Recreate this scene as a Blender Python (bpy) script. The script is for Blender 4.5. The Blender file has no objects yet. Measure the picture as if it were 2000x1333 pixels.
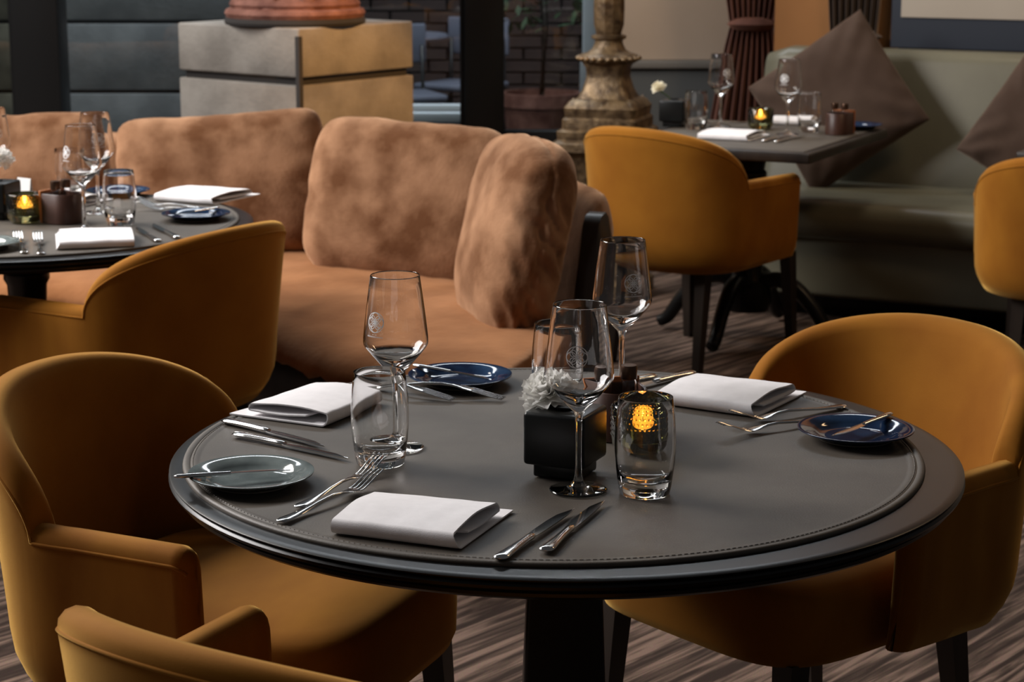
import bpy, bmesh, math, random
from mathutils import Vector, Matrix, noise
R = math.radians
random.seed(7)
S = bpy.context.scene
C = S.collection

# ------------------------------------------------------------------ camera
cd = bpy.data.cameras.new('camera'); cam = bpy.data.objects.new('camera', cd); C.objects.link(cam)
cam.location = (0, 0, 1.51)
cam.rotation_euler = (R(90) - math.atan(856.5/4000), 0, 0)
cd.sensor_width = 36; cd.lens = 72; cd.clip_start = .05; cd.clip_end = 100
cd.dof.use_dof = True; cd.dof.focus_distance = 2.75; cd.dof.aperture_fstop = 11
S.camera = cam
S.view_settings.view_transform = 'Standard'; S.view_settings.look = 'None'
S.view_settings.gamma = 1; S.view_settings.use_curve_mapping = False
S.view_settings.exposure = 0.0

# ------------------------------------------------------------------ world and daylight
W = bpy.data.worlds.new('overcast'); S.world = W; W.use_nodes = True
bg = W.node_tree.nodes['Background']
bg.inputs['Color'].default_value = (.80, .80, .82, 1); bg.inputs['Strength'].default_value = .065

def area(name, loc, target, size, power, col):
    l = bpy.data.lights.new(name, 'AREA'); l.shape = 'RECTANGLE'; l.size, l.size_y = size
    l.energy = power; l.color = col
    o = bpy.data.objects.new(name, l); C.objects.link(o); o.location = loc
    o.rotation_euler = (Vector(target) - Vector(loc)).to_track_quat('-Z', 'Y').to_euler()
    return o
area('daylight_window_near', (-3.9, 4.8, 3.3), (.1, 3.0, .7), (2.4, 1.8), 300, (1, .96, .95))
area('daylight_window_far', (-3.6, 7.0, 4.2), (-.3, 6.0, .6), (2.2, 1.8), 200, (1, .94, .87))
area('courtyard_daylight', (-.6, 10.0, 5.0), (-.6, 11.2, 0), (5.0, 1.6), 300, (.88, .94, 1))
area('ceiling_lamp_right', (2.4, 5.0, 3.0), (.9, 6.4, .6), (.5, .5), 12, (1, .66, .36))
area('ceiling_lamp_wall', (1.6, 7.2, 3.0), (1.6, 8.4, .9), (.4, .4), 14, (1, .80, .58))
sp = bpy.data.lights.new('added_pedestal_spot', 'SPOT'); sp.energy = 640; sp.color = (1, .50, .15); sp.spot_size = R(20); sp.spot_blend = .6; sp.shadow_soft_size = .06  # unseen spot, added to warm the right face of the pedestal
spo = bpy.data.objects.new('added_pedestal_spot', sp); C.objects.link(spo); spo.location = (1.5, 6.3, 3.1)
spo.rotation_euler = (Vector((-.60, 8.3, .62)) - Vector(spo.location)).to_track_quat('-Z', 'Y').to_euler()

# ------------------------------------------------------------------ materials
MATS = {}
def _new(name):
    m = bpy.data.materials.new(name); m.use_nodes = True
    nt = m.node_tree; b = nt.nodes['Principled BSDF']; MATS[name] = m
    return m, nt, b
def mat(name, col, rough=.5, metal=0, col2=None, scale=20, spec=None, sheen=0, sheen_tint=None, bump=0, bscale=None,
        coat=0, stretch=(1,1,1), detail=4, lo=.35, hi=.65, trans=0, ior=1.45, emit=None, estr=0, sub=0, sheen_rough=.4):
    m, nt, b = _new(name)
    b.inputs['Base Color'].default_value = (*col, 1); b.inputs['Roughness'].default_value = rough
    b.inputs['Metallic'].default_value = metal; b.inputs['IOR'].default_value = ior
    if spec is not None: b.inputs['Specular IOR Level'].default_value = spec
    if sheen:
        b.inputs['Sheen Weight'].default_value = sheen; b.inputs['Sheen Roughness'].default_value = sheen_rough
        b.inputs['Sheen Tint'].default_value = (*(sheen_tint or (1,1,1)), 1)
    if coat: b.inputs['Coat Weight'].default_value = coat; b.inputs['Coat Roughness'].default_value = .08
    if trans: b.inputs['Transmission Weight'].default_value = trans
    if sub: b.inputs['Subsurface Weight'].default_value = sub
    if emit: b.inputs['Emission Color'].default_value = (*emit, 1); b.inputs['Emission Strength'].default_value = estr
    if col2 or bump:
        tc = nt.nodes.new('ShaderNodeTexCoord'); mp = nt.nodes.new('ShaderNodeMapping'); mp.inputs['Scale'].default_value = stretch
        nt.links.new(tc.outputs['Object'], mp.inputs['Vector'])
    if col2:
        n = nt.nodes.new('ShaderNodeTexNoise'); n.inputs['Scale'].default_value = scale; n.inputs['Detail'].default_value = detail
        nt.links.new(mp.outputs['Vector'], n.inputs['Vector'])
        r = nt.nodes.new('ShaderNodeValToRGB'); r.color_ramp.elements[0].position = lo; r.color_ramp.elements[1].position = hi
        r.color_ramp.elements[0].color = (*col, 1); r.color_ramp.elements[1].color = (*col2, 1)
        nt.links.new(n.outputs['Fac'], r.inputs['Fac']); nt.links.new(r.outputs['Color'], b.inputs['Base Color'])
    if bump:
        n2 = nt.nodes.new('ShaderNodeTexNoise'); n2.inputs['Scale'].default_value = bscale or scale*4; n2.inputs['Detail'].default_value = 5
        nt.links.new(mp.outputs['Vector'], n2.inputs['Vector'])
        bp = nt.nodes.new('ShaderNodeBump'); bp.inputs['Strength'].default_value = bump; bp.inputs['Distance'].default_value = .01
        nt.links.new(n2.outputs['Fac'], bp.inputs['Height']); nt.links.new(bp.outputs['Normal'], b.inputs['Normal'])
    return m
mat('mustard', (.222,.074,.006), .85, col2=(.335,.132,.013), scale=4.5, stretch=(1,2.2,1), lo=.30, hi=.72, detail=6, sheen=.8, sheen_tint=(1,.62,.18), sheen_rough=.35, spec=.15, bump=.10, bscale=700)
mat('sofa', (.125,.052,.022), .9, col2=(.36,.195,.108), scale=7, detail=9, lo=.36, hi=.64, sheen=.6, sheen_tint=(1,.66,.42), sheen_rough=.4, spec=.1, bump=.15, bscale=110)
mat('sofa_seat', (.20,.078,.028), .9, col2=(.31,.135,.055), scale=5, detail=7, sheen=.4, sheen_tint=(1,.66,.42), spec=.1, bump=.2, bscale=50)
mat('leather_top', (.074,.062,.050), .52, col2=(.097,.083,.067), scale=9, detail=6, spec=.35, bump=.06, bscale=350)
mat('stitch', (.13,.115,.10), .7)
mat('lacquer', (.006,.006,.006), .30, spec=.28)
mat('lacquer_top', (.012,.011,.011), .38, spec=.4, bump=.03, bscale=200)
mat('dark_wood', (.016,.012,.010), .38, col2=(.03,.022,.017), scale=14, stretch=(1,1,.15), spec=.4)
mat('glass', (1,1,1), 0, trans=1, ior=1.45)
mat('green_glass', (.30,.30,.14), .03, trans=1, ior=1.45)
mat('etched', (.95,.96,.97), .6)
mat('wax', (.85,.72,.5), .5, sub=.3, emit=(1,.33,.05), estr=3)  # emission puts the flame's glow into the wax itself
mat('flame', (1,.6,.2), .5, emit=(1,.36,.07), estr=60)
mat('tin', (.7,.7,.7), .3, metal=1)
mat('steel', (.62,.61,.60), .13, metal=1)
mat('cloth', (.80,.78,.79), .9, col2=(.84,.82,.83), scale=60, sheen=.2, spec=.1, bump=.08, bscale=700)
mat('navy_glaze', (.006,.012,.034), .08, col2=(.02,.05,.11), scale=22, detail=6, lo=.45, hi=.8, spec=.45)
mat('teal_glaze', (.085,.105,.105), .08, col2=(.17,.20,.195), scale=18, detail=6, coat=.5)
mat('plate_foot', (.20,.18,.155), .5)
mat('black_ceramic', (.006,.007,.007), .34, spec=.4)
def petal_mat(name, col):
    m, nt, b = _new(name); L = nt.links.new; N = nt.nodes.new
    nt.nodes.remove(b); out = [x for x in nt.nodes if x.type == 'OUTPUT_MATERIAL'][0]
    d = N('ShaderNodeBsdfDiffuse'); d.inputs['Color'].default_value = (*col, 1); t = N('ShaderNodeBsdfTranslucent'); t.inputs['Color'].default_value = (*col, 1)
    mx = N('ShaderNodeMixShader'); mx.inputs[0].default_value = .42; L(d.outputs[0], mx.inputs[1]); L(t.outputs[0], mx.inputs[2]); L(mx.outputs[0], out.inputs['Surface'])
petal_mat('petal', (.93,.92,.89)); petal_mat('petal_cream', (.90,.85,.70))
mat('stem', (.06,.13,.03), .6)
mat('tan_leather', (.42,.135,.03), .5, col2=(.36,.11,.025), scale=30)
mat('brown_leather', (.045,.017,.010), .42, col2=(.06,.023,.013), scale=25)
mat('copper_cap', (.10,.055,.035), .3, metal=.8)
mat('salt', (.8,.8,.78), .8)
mat('pepper', (.05,.04,.03), .8)
mat('card', (.85,.84,.82), .8)
mat('concrete', (.17,.155,.138), .85, col2=(.27,.25,.225), scale=5, detail=8, bump=.25, bscale=60)
mat('terracotta', (.13,.048,.033), .8, col2=(.25,.11,.08), scale=14, detail=7, bump=.3, bscale=70)
mat('frame_black', (.012,.013,.014), .35)
mat('stone_dark', (.14,.145,.15), .85, col2=(.22,.225,.23), scale=5, detail=8, bump=.2, bscale=50)
mat('stone_olive', (.075,.07,.05), .9, col2=(.12,.11,.08), scale=12)
mat('brick', (.035,.020,.018), .9, col2=(.065,.042,.036), scale=3)
mat('mortar', (.03,.027,.026), .95)
mat('white_paint', (.62,.66,.70), .5)
mat('grey_paint', (.26,.28,.30), .6)
mat('soil', (.03,.022,.016), 1)
mat('leaf', (.03,.06,.025), .6)
mat('gilt', (.06,.036,.018), .44, metal=.45, col2=(.22,.15,.08), scale=26, detail=6, bump=.35, bscale=45)
mat('plaster', (.46,.36,.27), .9, col2=(.49,.39,.30), scale=3)
mat('plaster_warm', (.25,.11,.035), .9, col2=(.28,.125,.04), scale=3)
mat('dado', (.075,.08,.08), .7)
mat('dado_rail', (.15,.14,.125), .6)
mat('curtain', (.085,.028,.016), .85, col2=(.055,.018,.012), scale=8, sheen=.3, sheen_tint=(1,.5,.35))
mat('curtain_dark', (.05,.032,.024), .85, col2=(.03,.02,.015), scale=8, sheen=.3, sheen_tint=(1,.7,.5))
mat('olive_leather', (.120,.113,.080), .36, col2=(.135,.128,.09), scale=6, spec=.45, bump=.04, bscale=300)
mat('taupe_velvet', (.050,.032,.024), .9, col2=(.062,.041,.031), scale=8, sheen=.35, sheen_tint=(.9,.65,.5), spec=.1)
mat('navy_band', (.022,.028,.042), .6)
mat('panel_beige', (.40,.35,.29), .9, col2=(.42,.37,.31), scale=3)
mat('paving', (.09,.095,.10), .9, col2=(.12,.125,.13), scale=4)
mat('cafe_seat', (.16,.17,.22), .6)

def carpet():
    m, nt, b = _new('carpet'); L = nt.links.new; N = nt.nodes.new
    tc = N('ShaderNodeTexCoord'); mp = N('ShaderNodeMapping'); mp.inputs['Scale'].default_value = (2.0, 34, 1)
    m0 = N('ShaderNodeMapping'); m0.inputs['Rotation'].default_value = (0, 0, R(-50)); L(tc.outputs['Object'], m0.inputs['Vector']); L(m0.outputs['Vector'], mp.inputs['Vector'])
    n = N('ShaderNodeTexNoise'); n.inputs['Scale'].default_value = 1.15; n.inputs['Detail'].default_value = 3; n.inputs['Distortion'].default_value = .5; n.inputs['Roughness'].default_value = .62
    L(mp.outputs['Vector'], n.inputs['Vector'])
    r = N('ShaderNodeValToRGB'); e = r.color_ramp.elements
    e[0].position = .40; e[0].color = (.034,.022,.017, 1); e[1].position = .60; e[1].color = (.19,.128,.098, 1)
    e2 = r.color_ramp.elements.new(.5); e2.color = (.085,.057,.043, 1)
    L(n.outputs['Fac'], r.inputs['Fac'])
    f = N('ShaderNodeTexNoise'); f.inputs['Scale'].default_value = 420; f.inputs['Detail'].default_value = 2; L(tc.outputs['Object'], f.inputs['Vector'])
    mx = N('ShaderNodeMix'); mx.data_type = 'RGBA'; mx.blend_type = 'MULTIPLY'; mx.inputs[0].default_value = .6
    L(r.outputs['Color'], mx.inputs[6]); L(f.outputs['Color'], mx.inputs[7])
    gm = N('ShaderNodeMix'); gm.data_type = 'RGBA'; gm.blend_type = 'MULTIPLY'; gm.inputs[0].default_value = 1; gm.inputs[7].default_value = (1.4,1.4,1.4,1)
    L(mx.outputs[2], gm.inputs[6]); L(gm.outputs[2], b.inputs['Base Color'])
    bp = N('ShaderNodeBump'); bp.inputs['Strength'].default_value = .4; bp.inputs['Distance'].default_value = .004
    L(f.outputs['Fac'], bp.inputs['Height']); L(bp.outputs['Normal'], b.inputs['Normal'])
    b.inputs['Roughness'].default_value = .95; b.inputs['Specular IOR Level'].default_value = .1
carpet()
def pane():
    m, nt, b = _new('pane'); L = nt.links.new; N = nt.nodes.new
    nt.nodes.remove(b); out = [x for x in nt.nodes if x.type == 'OUTPUT_MATERIAL'][0]
    t = N('ShaderNodeBsdfTransparent'); t.inputs['Color'].default_value = (.80,.83,.84,1)
    g = N('ShaderNodeBsdfGlossy'); g.inputs['Roughness'].default_value = .01
    mx = N('ShaderNodeMixShader'); mx.inputs[0].default_value = .035; L(t.outputs[0], mx.inputs[1]); L(g.outputs[0], mx.inputs[2]); L(mx.outputs[0], out.inputs['Surface'])
pane()

# ------------------------------------------------------------------ builders
def link(name, me, m, parent=None, loc=(0,0,0), rot=(0,0,0), smooth=True):
    if m: me.materials.clear(); me.materials.append(MATS[m])
    if smooth:
        for p in me.polygons: p.use_smooth = True
    o = bpy.data.objects.new(name, me); C.objects.link(o)
    o.location = loc; o.rotation_euler = rot
    if parent: o.parent = parent
    return o
def mesh(v, f):
    me = bpy.data.meshes.new('m'); me.from_pydata([tuple(p) for p in v], [], f); me.update(); return me
def autosmooth(me, ang=40):
    bm = bmesh.new(); bm.from_mesh(me)
    for e in bm.edges: e.smooth = len(e.link_faces) == 2 and e.calc_face_angle(0) < R(ang)
    bm.to_mesh(me); bm.free(); return me
def fixn(me):
    bm = bmesh.new(); bm.from_mesh(me); bmesh.ops.recalc_face_normals(bm, faces=bm.faces); bm.to_mesh(me); bm.free(); return me
def join(*ms):
    bm = bmesh.new()
    for m in ms: bm.from_mesh(m)
    me = bpy.data.meshes.new('m'); bm.to_mesh(me); bm.free(); return me
def xf(me, M): me.transform(M); return me
def thing(name, label, cat, loc=(0,0,0), rz=0, group=None):
    o = bpy.data.objects.new(name, None); C.objects.link(o); o.empty_display_size = .05
    o.location = loc; o.rotation_euler = (0,0,rz); return tag(o, label, cat, group)
def tag(o, label, cat, group=None):
    o['label'] = label; o['category'] = cat
    if group: o['group'] = group
    return o
def struct(o): o['kind'] = 'structure'; return o
def copy_tree(o, parent=None):
    c = o.copy(); C.objects.link(c); c.parent = parent
    for ch in list(o.children): copy_tree(ch, c)
    return c
def put(proto, used, loc, rz, label, cat=None, group=None):
    o = copy_tree(proto) if used else proto
    o.location = loc; o.rotation_euler = (0,0,rz); o['label'] = label
    if group: o['group'] = group
    return o
class Proto:
    """builds a thing once, then hands out copies with their own labels"""
    def __init__(s, make): s.make = make; s.o = None
    def __call__(s, loc, rz, label, group=None):
        if s.o is None:
            s.o = s.make(); o = s.o
        else: o = copy_tree(s.o)
        o.location = loc; o.rotation_euler = (0,0,rz); o['label'] = label
        if group: o['group'] = group
        return o

def box(sx, sy, sz, bev=.004, seg=2, c=(0,0,0), base=True):
    bm = bmesh.new(); bmesh.ops.create_cube(bm, size=1)
    for v in bm.verts: v.co = Vector((v.co.x*sx + c[0], v.co.y*sy + c[1], (v.co.z + (.5 if base else 0))*sz + c[2]))
    if bev: bmesh.ops.bevel(bm, geom=bm.edges[:], offset=bev, segments=seg, affect='EDGES', profile=.5)
    me = bpy.data.meshes.new('m'); bm.to_mesh(me); bm.free(); return autosmooth(me, 50)
def lathe(prof, seg=48, smooth_ang=35):
    v, f, rings = [], [], []
    for r, z in prof:
        if r < 1e-6: rings.append([len(v)]); v.append((0,0,z))
        else:
            rings.append(list(range(len(v), len(v)+seg)))
            for i in range(seg): a = 2*math.pi*i/seg; v.append((r*math.cos(a), r*math.sin(a), z))
    for a, b in zip(rings, rings[1:]):
        for i in range(seg):
            j = (i+1) % seg
            if len(a) == 1 and len(b) == 1: continue
            if len(a) == 1: f.append((a[0], b[j], b[i]))
            elif len(b) == 1: f.append((a[i], a[j], b[0]))
            else: f.append((a[i], a[j], b[j], b[i]))
    return autosmooth(mesh(v, f), smooth_ang)
def tube(pts, rad, seg=8, cap=True):
    pts = [Vector(p) for p in pts]; n = len(pts); v, f = [], []
    rr = rad if isinstance(rad, (list, tuple)) else [rad]*n
    up = Vector((0,0,1))
    for i, p in enumerate(pts):
        t = (pts[min(i+1,n-1)] - pts[max(i-1,0)]).normalized()
        a = t.cross(up)
        if a.length < 1e-3: a = t.cross(Vector((1,0,0)))
        a.normalize(); b = a.cross(t); 
        for k in range(seg):
            an = 2*math.pi*k/seg; v.append(p + (a*math.cos(an) + b*math.sin(an))*rr[i])
    for i in range(n-1):
        for k in range(seg):
            k2 = (k+1) % seg; f.append((i*seg+k, i*seg+k2, (i+1)*seg+k2, (i+1)*seg+k))
    if cap: f.append(tuple(reversed(range(seg)))); f.append(tuple(range((n-1)*seg, n*seg)))
    return fixn(mesh(v, f))
def loft(rings, closed=True, cap=True):
    """rings: list of equal-length point loops"""
    n = len(rings[0]); v = [p for r in rings for p in r]; f = []
    for i in range(len(rings)-1):
        for k in range(n if closed else n-1):
            k2 = (k+1) % n; f.append((i*n+k, i*n+k2, (i+1)*n+k2, (i+1)*n+k))
    if cap: f.append(tuple(reversed(range(n)))); f.append(tuple(range((len(rings)-1)*n, len(rings)*n)))
    return fixn(mesh(v, f))
def catmull(P, n):
    P = [Vector(p) for p in P]; out = []
    for i in range(len(P)-1):
        p0 = P[max(i-1,0)]; p1 = P[i]; p2 = P[i+1]; p3 = P[min(i+2, len(P)-1)]
        for k in range(n):
            t = k/n; out.append(.5*((2*p1) + (p2-p0)*t + (2*p0-5*p1+4*p2-p3)*t*t + (3*p1-p0-3*p2+p3)*t**3))
    out.append(P[-1]); return out
def smooth(x, a, b):
    t = min(max((x-a)/(b-a), 0), 1); return t*t*(3-2*t)

# ------------------------------------------------------------------ room shell and what lies outside
fl = struct(link('floor', mesh([(-5,-.5,0),(4.5,-.5,0),(4.5,9.3,0),(-5,9.3,0)], [(0,1,2,3)]), 'carpet', smooth=False))

WY = 9.3        # glass front
def bxo(name, x0, x1, y0, y1, z0, z1, m, parent=None, bev=.004):
    cx, cy = (x0+x1)/2, (y0+y1)/2
    return link(name, box(x1-x0, y1-y0, z1-z0, bev), m, parent, (cx, cy, z0))
# mullions belong to the glazed front
win = struct(bxo('window_1', -5, .42, WY-.05, WY+.05, 0, .30, 'frame_black'))
bxo('window_sill', -5, .42, WY-.10, WY+.06, .30, .36, 'frame_black', None).parent = win
def kid(o, p):
    o.parent = p; o.location = Vector(o.location) - Vector(p.location); return o
for o in list(C.objects):
    if o.name == 'window_sill': o.location = Vector(o.location) - Vector(win.location)
for x0, x1, d in ((-3.6,-3.42,.1), (-2.23,-2.02,.10), (-.212,-.035,.10), (.40,.46,.07)):
    kid(bxo('mullion', x0, x1, WY-d, WY+d, .0, 3.2, 'frame_black'), win)
    kid(bxo('mullion_lip', x0-.022, x0, WY-d*.5, WY+d*.5, .36, 3.2, 'frame_black'), win)
for x0, x1 in ((-3.42,-2.25),(-2.02,-.234),(-.035,.378)):
    pn = kid(bxo('pane', x0, x1, WY-.004, WY+.004, .36, 3.2, 'pane', bev=0), win)
    for q in pn.data.polygons: q.use_smooth = False
kid(bxo('transom', -.035, .378, WY-.04, WY+.04, .36, .50, 'frame_black'), win)

struct(link('floor_outside', mesh([(-9,9.3,-.02),(6,9.3,-.02),(6,20,-.02),(-9,20,-.02)], [(0,1,2,3)]), 'paving', smooth=False))
# outside: ashlar pier behind the left pane
pier = struct(bxo('wall_outside', -3.3, -1.18, 10.62, 11.2, 0, 2.6, 'mortar'))
blkm = {}
zrow = (0, .22, .56, .915, 1.26, 1.6, 1.95, 2.3, 2.6)
for i in range(len(zrow)-1):
    off = .0 if i % 2 else .35
    xs = [-3.3, -2.42+off*.0, -1.18]
    for x0, x1 in zip(xs, xs[1:]):
        kid(bxo('stone_block', x0+.006, x1-.006, 10.55, 10.7, zrow[i]+.007, zrow[i+1]-.007, 'stone_olive' if x0 < -3 else 'stone_dark', bev=.01), pier)
# dark brick wall farther out
bw = struct(bxo('wall_back', -1.2, 3.2, 13.62, 13.9, 0, 2.4, 'mortar'))
bme = box(.235, .06, .068, .004, 1); bme.materials.append(MATS['brick'])
for r_ in range(14):
    for c_ in range(17):
        x = -1.05 + c_*.25 + (.125 if r_ % 2 else 0)
        o = bpy.data.objects.new('brick', bme); C.objects.link(o); o.parent = bw
        o.location = Vector((x, 13.605 - random.random()*.012, .02+r_*.08)) - Vector(bw.location)

# ------------------------------------------------------------------ right-hand walls
struct(bxo('wall_rear', .46, 1.14, 9.05, 9.3, .835, 3.2, 'plaster', bev=.003))
ww = struct(bxo('wall_dado', .46, 1.14, 9.03, 9.3, 0, .80, 'dado', bev=.003))
struct(bxo('trim_2', .46, 1.14, 9.0, 9.3, .80, .835, 'dado_rail', bev=.006))
BQ = R(-27)                                   # direction of the banquette and the wall behind it
ux, uy = math.cos(BQ), math.sin(BQ); nx, ny = -uy, ux      # n points away from the camera
def bq(a, b, z=0): return Vector((1.0 + ux*a + nx*b, 7.36 + uy*a + ny*b, z))
def bqbox(name, a0, a1, b0, b1, z0, z1, m, bev=.004):
    return link(name, box(a1-a0, b1-b0, z1-z0, bev), m, None, bq((a0+a1)/2, (b0+b1)/2, z0), (0,0,BQ))
wr = struct(bqbox('wall_right', -.43, 3.6, 1.0, 1.2, 0, 3.2, 'plaster_warm'))
pnl = tag(bqbox('wall_picture', .08, 3.4, .93, .99, .95, 2.2, 'navy_band', .004), 'beige picture panel in a wide navy frame above the olive banquette', 'picture')
cnv = link('canvas', box(3.24, .03, 1.0, .003), 'panel_beige', pnl, (0.0, -.022, .12))

# curtain tied back in the corner
def curtain(name, label, x, y, ztop, zbot, width, tie_z, tie_w, m, tiem, n=14, rz=0, amp=.02, skew=0):
    t = thing(name, label, 'curtain', (x, y, 0), rz)
    rings = []; K = n*8
    for i in range(33):
        z = zbot + (ztop-zbot)*i/32
        w = tie_w + (width-tie_w)*min(1, abs(z-tie_z)/.55)**.8
        cx = skew*min(1, max(0, (tie_z-z)/.5))
        fr = []
        for k in range(K+1):
            u = k/K - .5; a = amp*(.5 + .5*tie_w/w)*math.sin(2*math.pi*n*k/K + .4*math.sin(3*z))
            fr.append((cx + u*w, a*1.2, z))
        rings.append(fr)
    me = loft(rings, closed=False, cap=False)
    o = link('cloth', me, m, t); md = o.modifiers.new('s', 'SOLIDIFY'); md.thickness = .004
    prof = [(0,-.028),(.4,-.028),(.72,-.022),(1,0),(.72,.022),(.4,.028),(0,.028)]
    tb = lathe([(r_*tie_w*.62, z) for r_, z in prof], 32); xf(tb, Matrix.Diagonal((1,.55,1,1)))
    link('tieback', tb, tiem, t, (0,0,tie_z))
    return t
curtain('curtain', 'dark red curtain tied back beside the beige wall', 1.0, 8.62, 2.6, .05, .33, 1.015, .17, 'curtain', 'curtain', 9, R(-8), .018, -.02)
curtain('curtain', 'dark brown gathered drape hanging over the pointed banquette cushion', bq(-.075,.945).x, bq(-.075,.945).y, 2.6, .45, .26, .99, .19, 'curtain_dark', 'curtain_dark', 8, BQ, .014)

# ------------------------------------------------------------------ olive leather banquette
bt = thing('banquette', 'olive green leather banquette along the wall behind the square table', 'banquette', bq(0,0), BQ)
A0, A1 = -.30, 3.1
def bank_sweep(profile, a0, a1, n=40, bul=0):
    rings = []
    for i in range(n+1):
        a = a0 + (a1-a0)*i/n
        e = min(a-a0, a1-a); q = math.sqrt(max(0, 1-max(0, 1-e/.05)**2))
        cy = sum(p[0] for p in profile)/len(profile); cz = sum(p[1] for p in profile)/len(profile)
        s_ = .90 + .10*q
        wv = bul*math.sin(a*5.2)*.012
        rings.append([(a, cy+(p[0]-cy)*s_ + (wv if p[0] < .1 else 0), cz+(p[1]-cz)*s_) for p in profile])
    return loft(rings)
def rr(y0, y1, z0, z1, r, k=6):
    out = []
    for (cy, cz, a0) in ((y1-r, z1-r, 0), (y0+r, z1-r, 90), (y0+r, z0+r, 180), (y1-r, z0+r, 270)):
        for i in range(k+1):
            a = R(a0 + 90*i/k); out.append((cy + r*math.cos(a), cz + r*math.sin(a)))
    return out
link('plinth', box(A1-A0-.1, .46, .10, .004), 'lacquer', bt, ((A0+A1)/2, .45, 0))
link('seat_front', bank_sweep(rr(.05, .70, .10, .33, .02), A0, A1), 'olive_leather', bt)
link('piping', tube([(A0+.03,.045,.325),(A1-.03,.045,.325)], .008), 'olive_leather', bt)
link('seat', bank_sweep(rr(-.03, .72, .325, .455, .058, 8), A0, A1, 60, 1), 'olive_leather', bt)
bp_ = [(y + (z-.45)*.25, z) for y, z in rr(.60, .75, .40, .955, .045, 6)]
link('backrest', bank_sweep(bp_, A0-.06, A1), 'olive_leather', bt)

# ------------------------------------------------------------------ cushions
def pillow(w, h, t, n=40, pw=4.0, pinch=.06, wr=.006, seed=0, sag=0, corner=0, ex=.46):
    """a stuffed cushion: x across, z up, y through"""
    v, f = [], []; off = Vector((seed*7.3, seed*3.1, 0))
    for side in (1, -1):
        for i in range(n+1):
            for j in range(n+1):
                u = -math.cos(math.pi*i/n); q = -math.cos(math.pi*j/n)
                pu = 1 - abs(u)**pw; pq = 1 - abs(q)**pw
                th = (max(0, pu)*max(0, pq))**ex
                x = u*w/2*(1 - pinch*(1-q*q)*abs(u)**3 *(-1 if corner else 1)); z = q*h/2*(1 - pinch*(1-u*u)*abs(q)**3*(-1 if corner else 1))
                edge = 1 - th
                wz = wr*edge*1.6*noise.noise(Vector((u*6, q*6, side)) + off) + wr*noise.noise(Vector((u*2.6, q*2.6, side*2)) + off)*1.3
                wz += wr*2.0*math.exp(-((abs(u)-1)**2 + (abs(q)-1)**2)*2.2)*math.sin(14*(abs(u)-abs(q)) + seed)*th
                v.append((x, side*(t/2*th + wz*min(1, th*2)), z - sag*(1-u*u)*(q+1)/2))
    N = (n+1)**2
    for s_ in (0, 1):
        for i in range(n):
            for j in range(n):
                a = s_*N + i*(n+1)+j; q = (a, a+n+1, a+n+2, a+1)
                f.append(q if s_ == 0 else q[::-1])
    me = mesh(v, f)
    bm = bmesh.new(); bm.from_mesh(me); bmesh.ops.remove_doubles(bm, verts=bm.verts, dist=.0004)
    bmesh.ops.recalc_face_normals(bm, faces=bm.faces); bm.to_mesh(me); bm.free()
    return me
def cushion(label, dims, loc, rot, m, name='cushion', seam=True, **k):
    """rot: (lean about x, roll about y, heading about z)"""
    t = thing(name, label, 'cushion', loc)
    t.rotation_mode = 'XYZ'
    M = Matrix.Rotation(rot[2], 4, 'Z') @ Matrix.Rotation(rot[0], 4, 'X') @ Matrix.Rotation(rot[1], 4, 'Y')
    t.rotation_euler = M.to_euler()
    w, h, th = dims
    link('cover', pillow(w, h, th, **k), m, t)
    return t
# banquette cushions: diamond-set
cushion('taupe velvet cushion standing on its corner against the banquette behind square table', (.52,.52,.16), (*bq(.01,.50)[:2], .765), (R(-17), R(52), BQ), 'taupe_velvet', pw=3.6, pinch=.03, wr=.005, seed=3)
cushion('taupe velvet cushion at the right edge leaning on the banquette', (.46,.46,.15), (*bq(.80,.48)[:2], .70), (R(-17), R(30), BQ), 'taupe_velvet', pw=3.6, pinch=.03, wr=.008, seed=5)

# ------------------------------------------------------------------ curved velvet sofa
Bp = [(-3.6,7.02,0),(-2.4,7.02,0),(-1.4,7.0,0),(-.85,6.92,0),(-.42,6.70,0),(-.10,6.33,0),(.12,5.92,0),(.26,5.50,0)]
Fp = [(-3.6,6.05,0),(-2.4,6.05,0),(-1.55,5.98,0),(-1.18,5.82,0),(-.92,5.58,0),(-.67,5.29,0),(-.425,4.93,0),(-.06,4.60,0)]
Bc = catmull(Bp, 14); Fc = catmull(Fp, 14)
sofa = thing('sofa', 'curved brown velvet sofa with loose cushions behind the round tables', 'sofa', (-.6, 6.2, 0))
so = Vector(sofa.location)
def sofa_sweep(prof, mat_, name, wob=0, i0=0, i1=None, end=.06):
    """prof: list of (fraction front->back, offset, z)"""
    rings = []; i1 = i1 or len(Bc)-1
    for i in range(i0, i1+1):
        d = (Bc[i]-Fc[i]); L_ = d.length; d.normalize()
        zc = sum(p[2] for p in prof)/len(prof)
        e = (i1-i)/max(1, 4); q = math.sqrt(max(0, 1-max(0, 1-e)**2)); sh = 1-end+end*q if i1 == len(Bc)-1 else 1
        ring = []
        for fr, off, z in prof:
            p = Fc[i] + d*(L_*fr + off); z2 = zc + (z-zc)*(.55+.45*q)
            w_ = 0
            if wob:
                w_ = wob*(noise.noise(Vector((p.x*3.2, p.y*3.2, 1))) + .9*(.3-abs(noise.noise(Vector((i*.42 + fr*3, fr*4.5, 3))))))
                if z < .36 and fr < .1: z2 += wob*1.6*noise.noise(Vector((i*.55, 2, 7)))
            ring.append(Vector((p.x, p.y, z2 + w_)) - so)
        rings.append(ring)
    return link(name, loft(rings), mat_, sofa)
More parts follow.
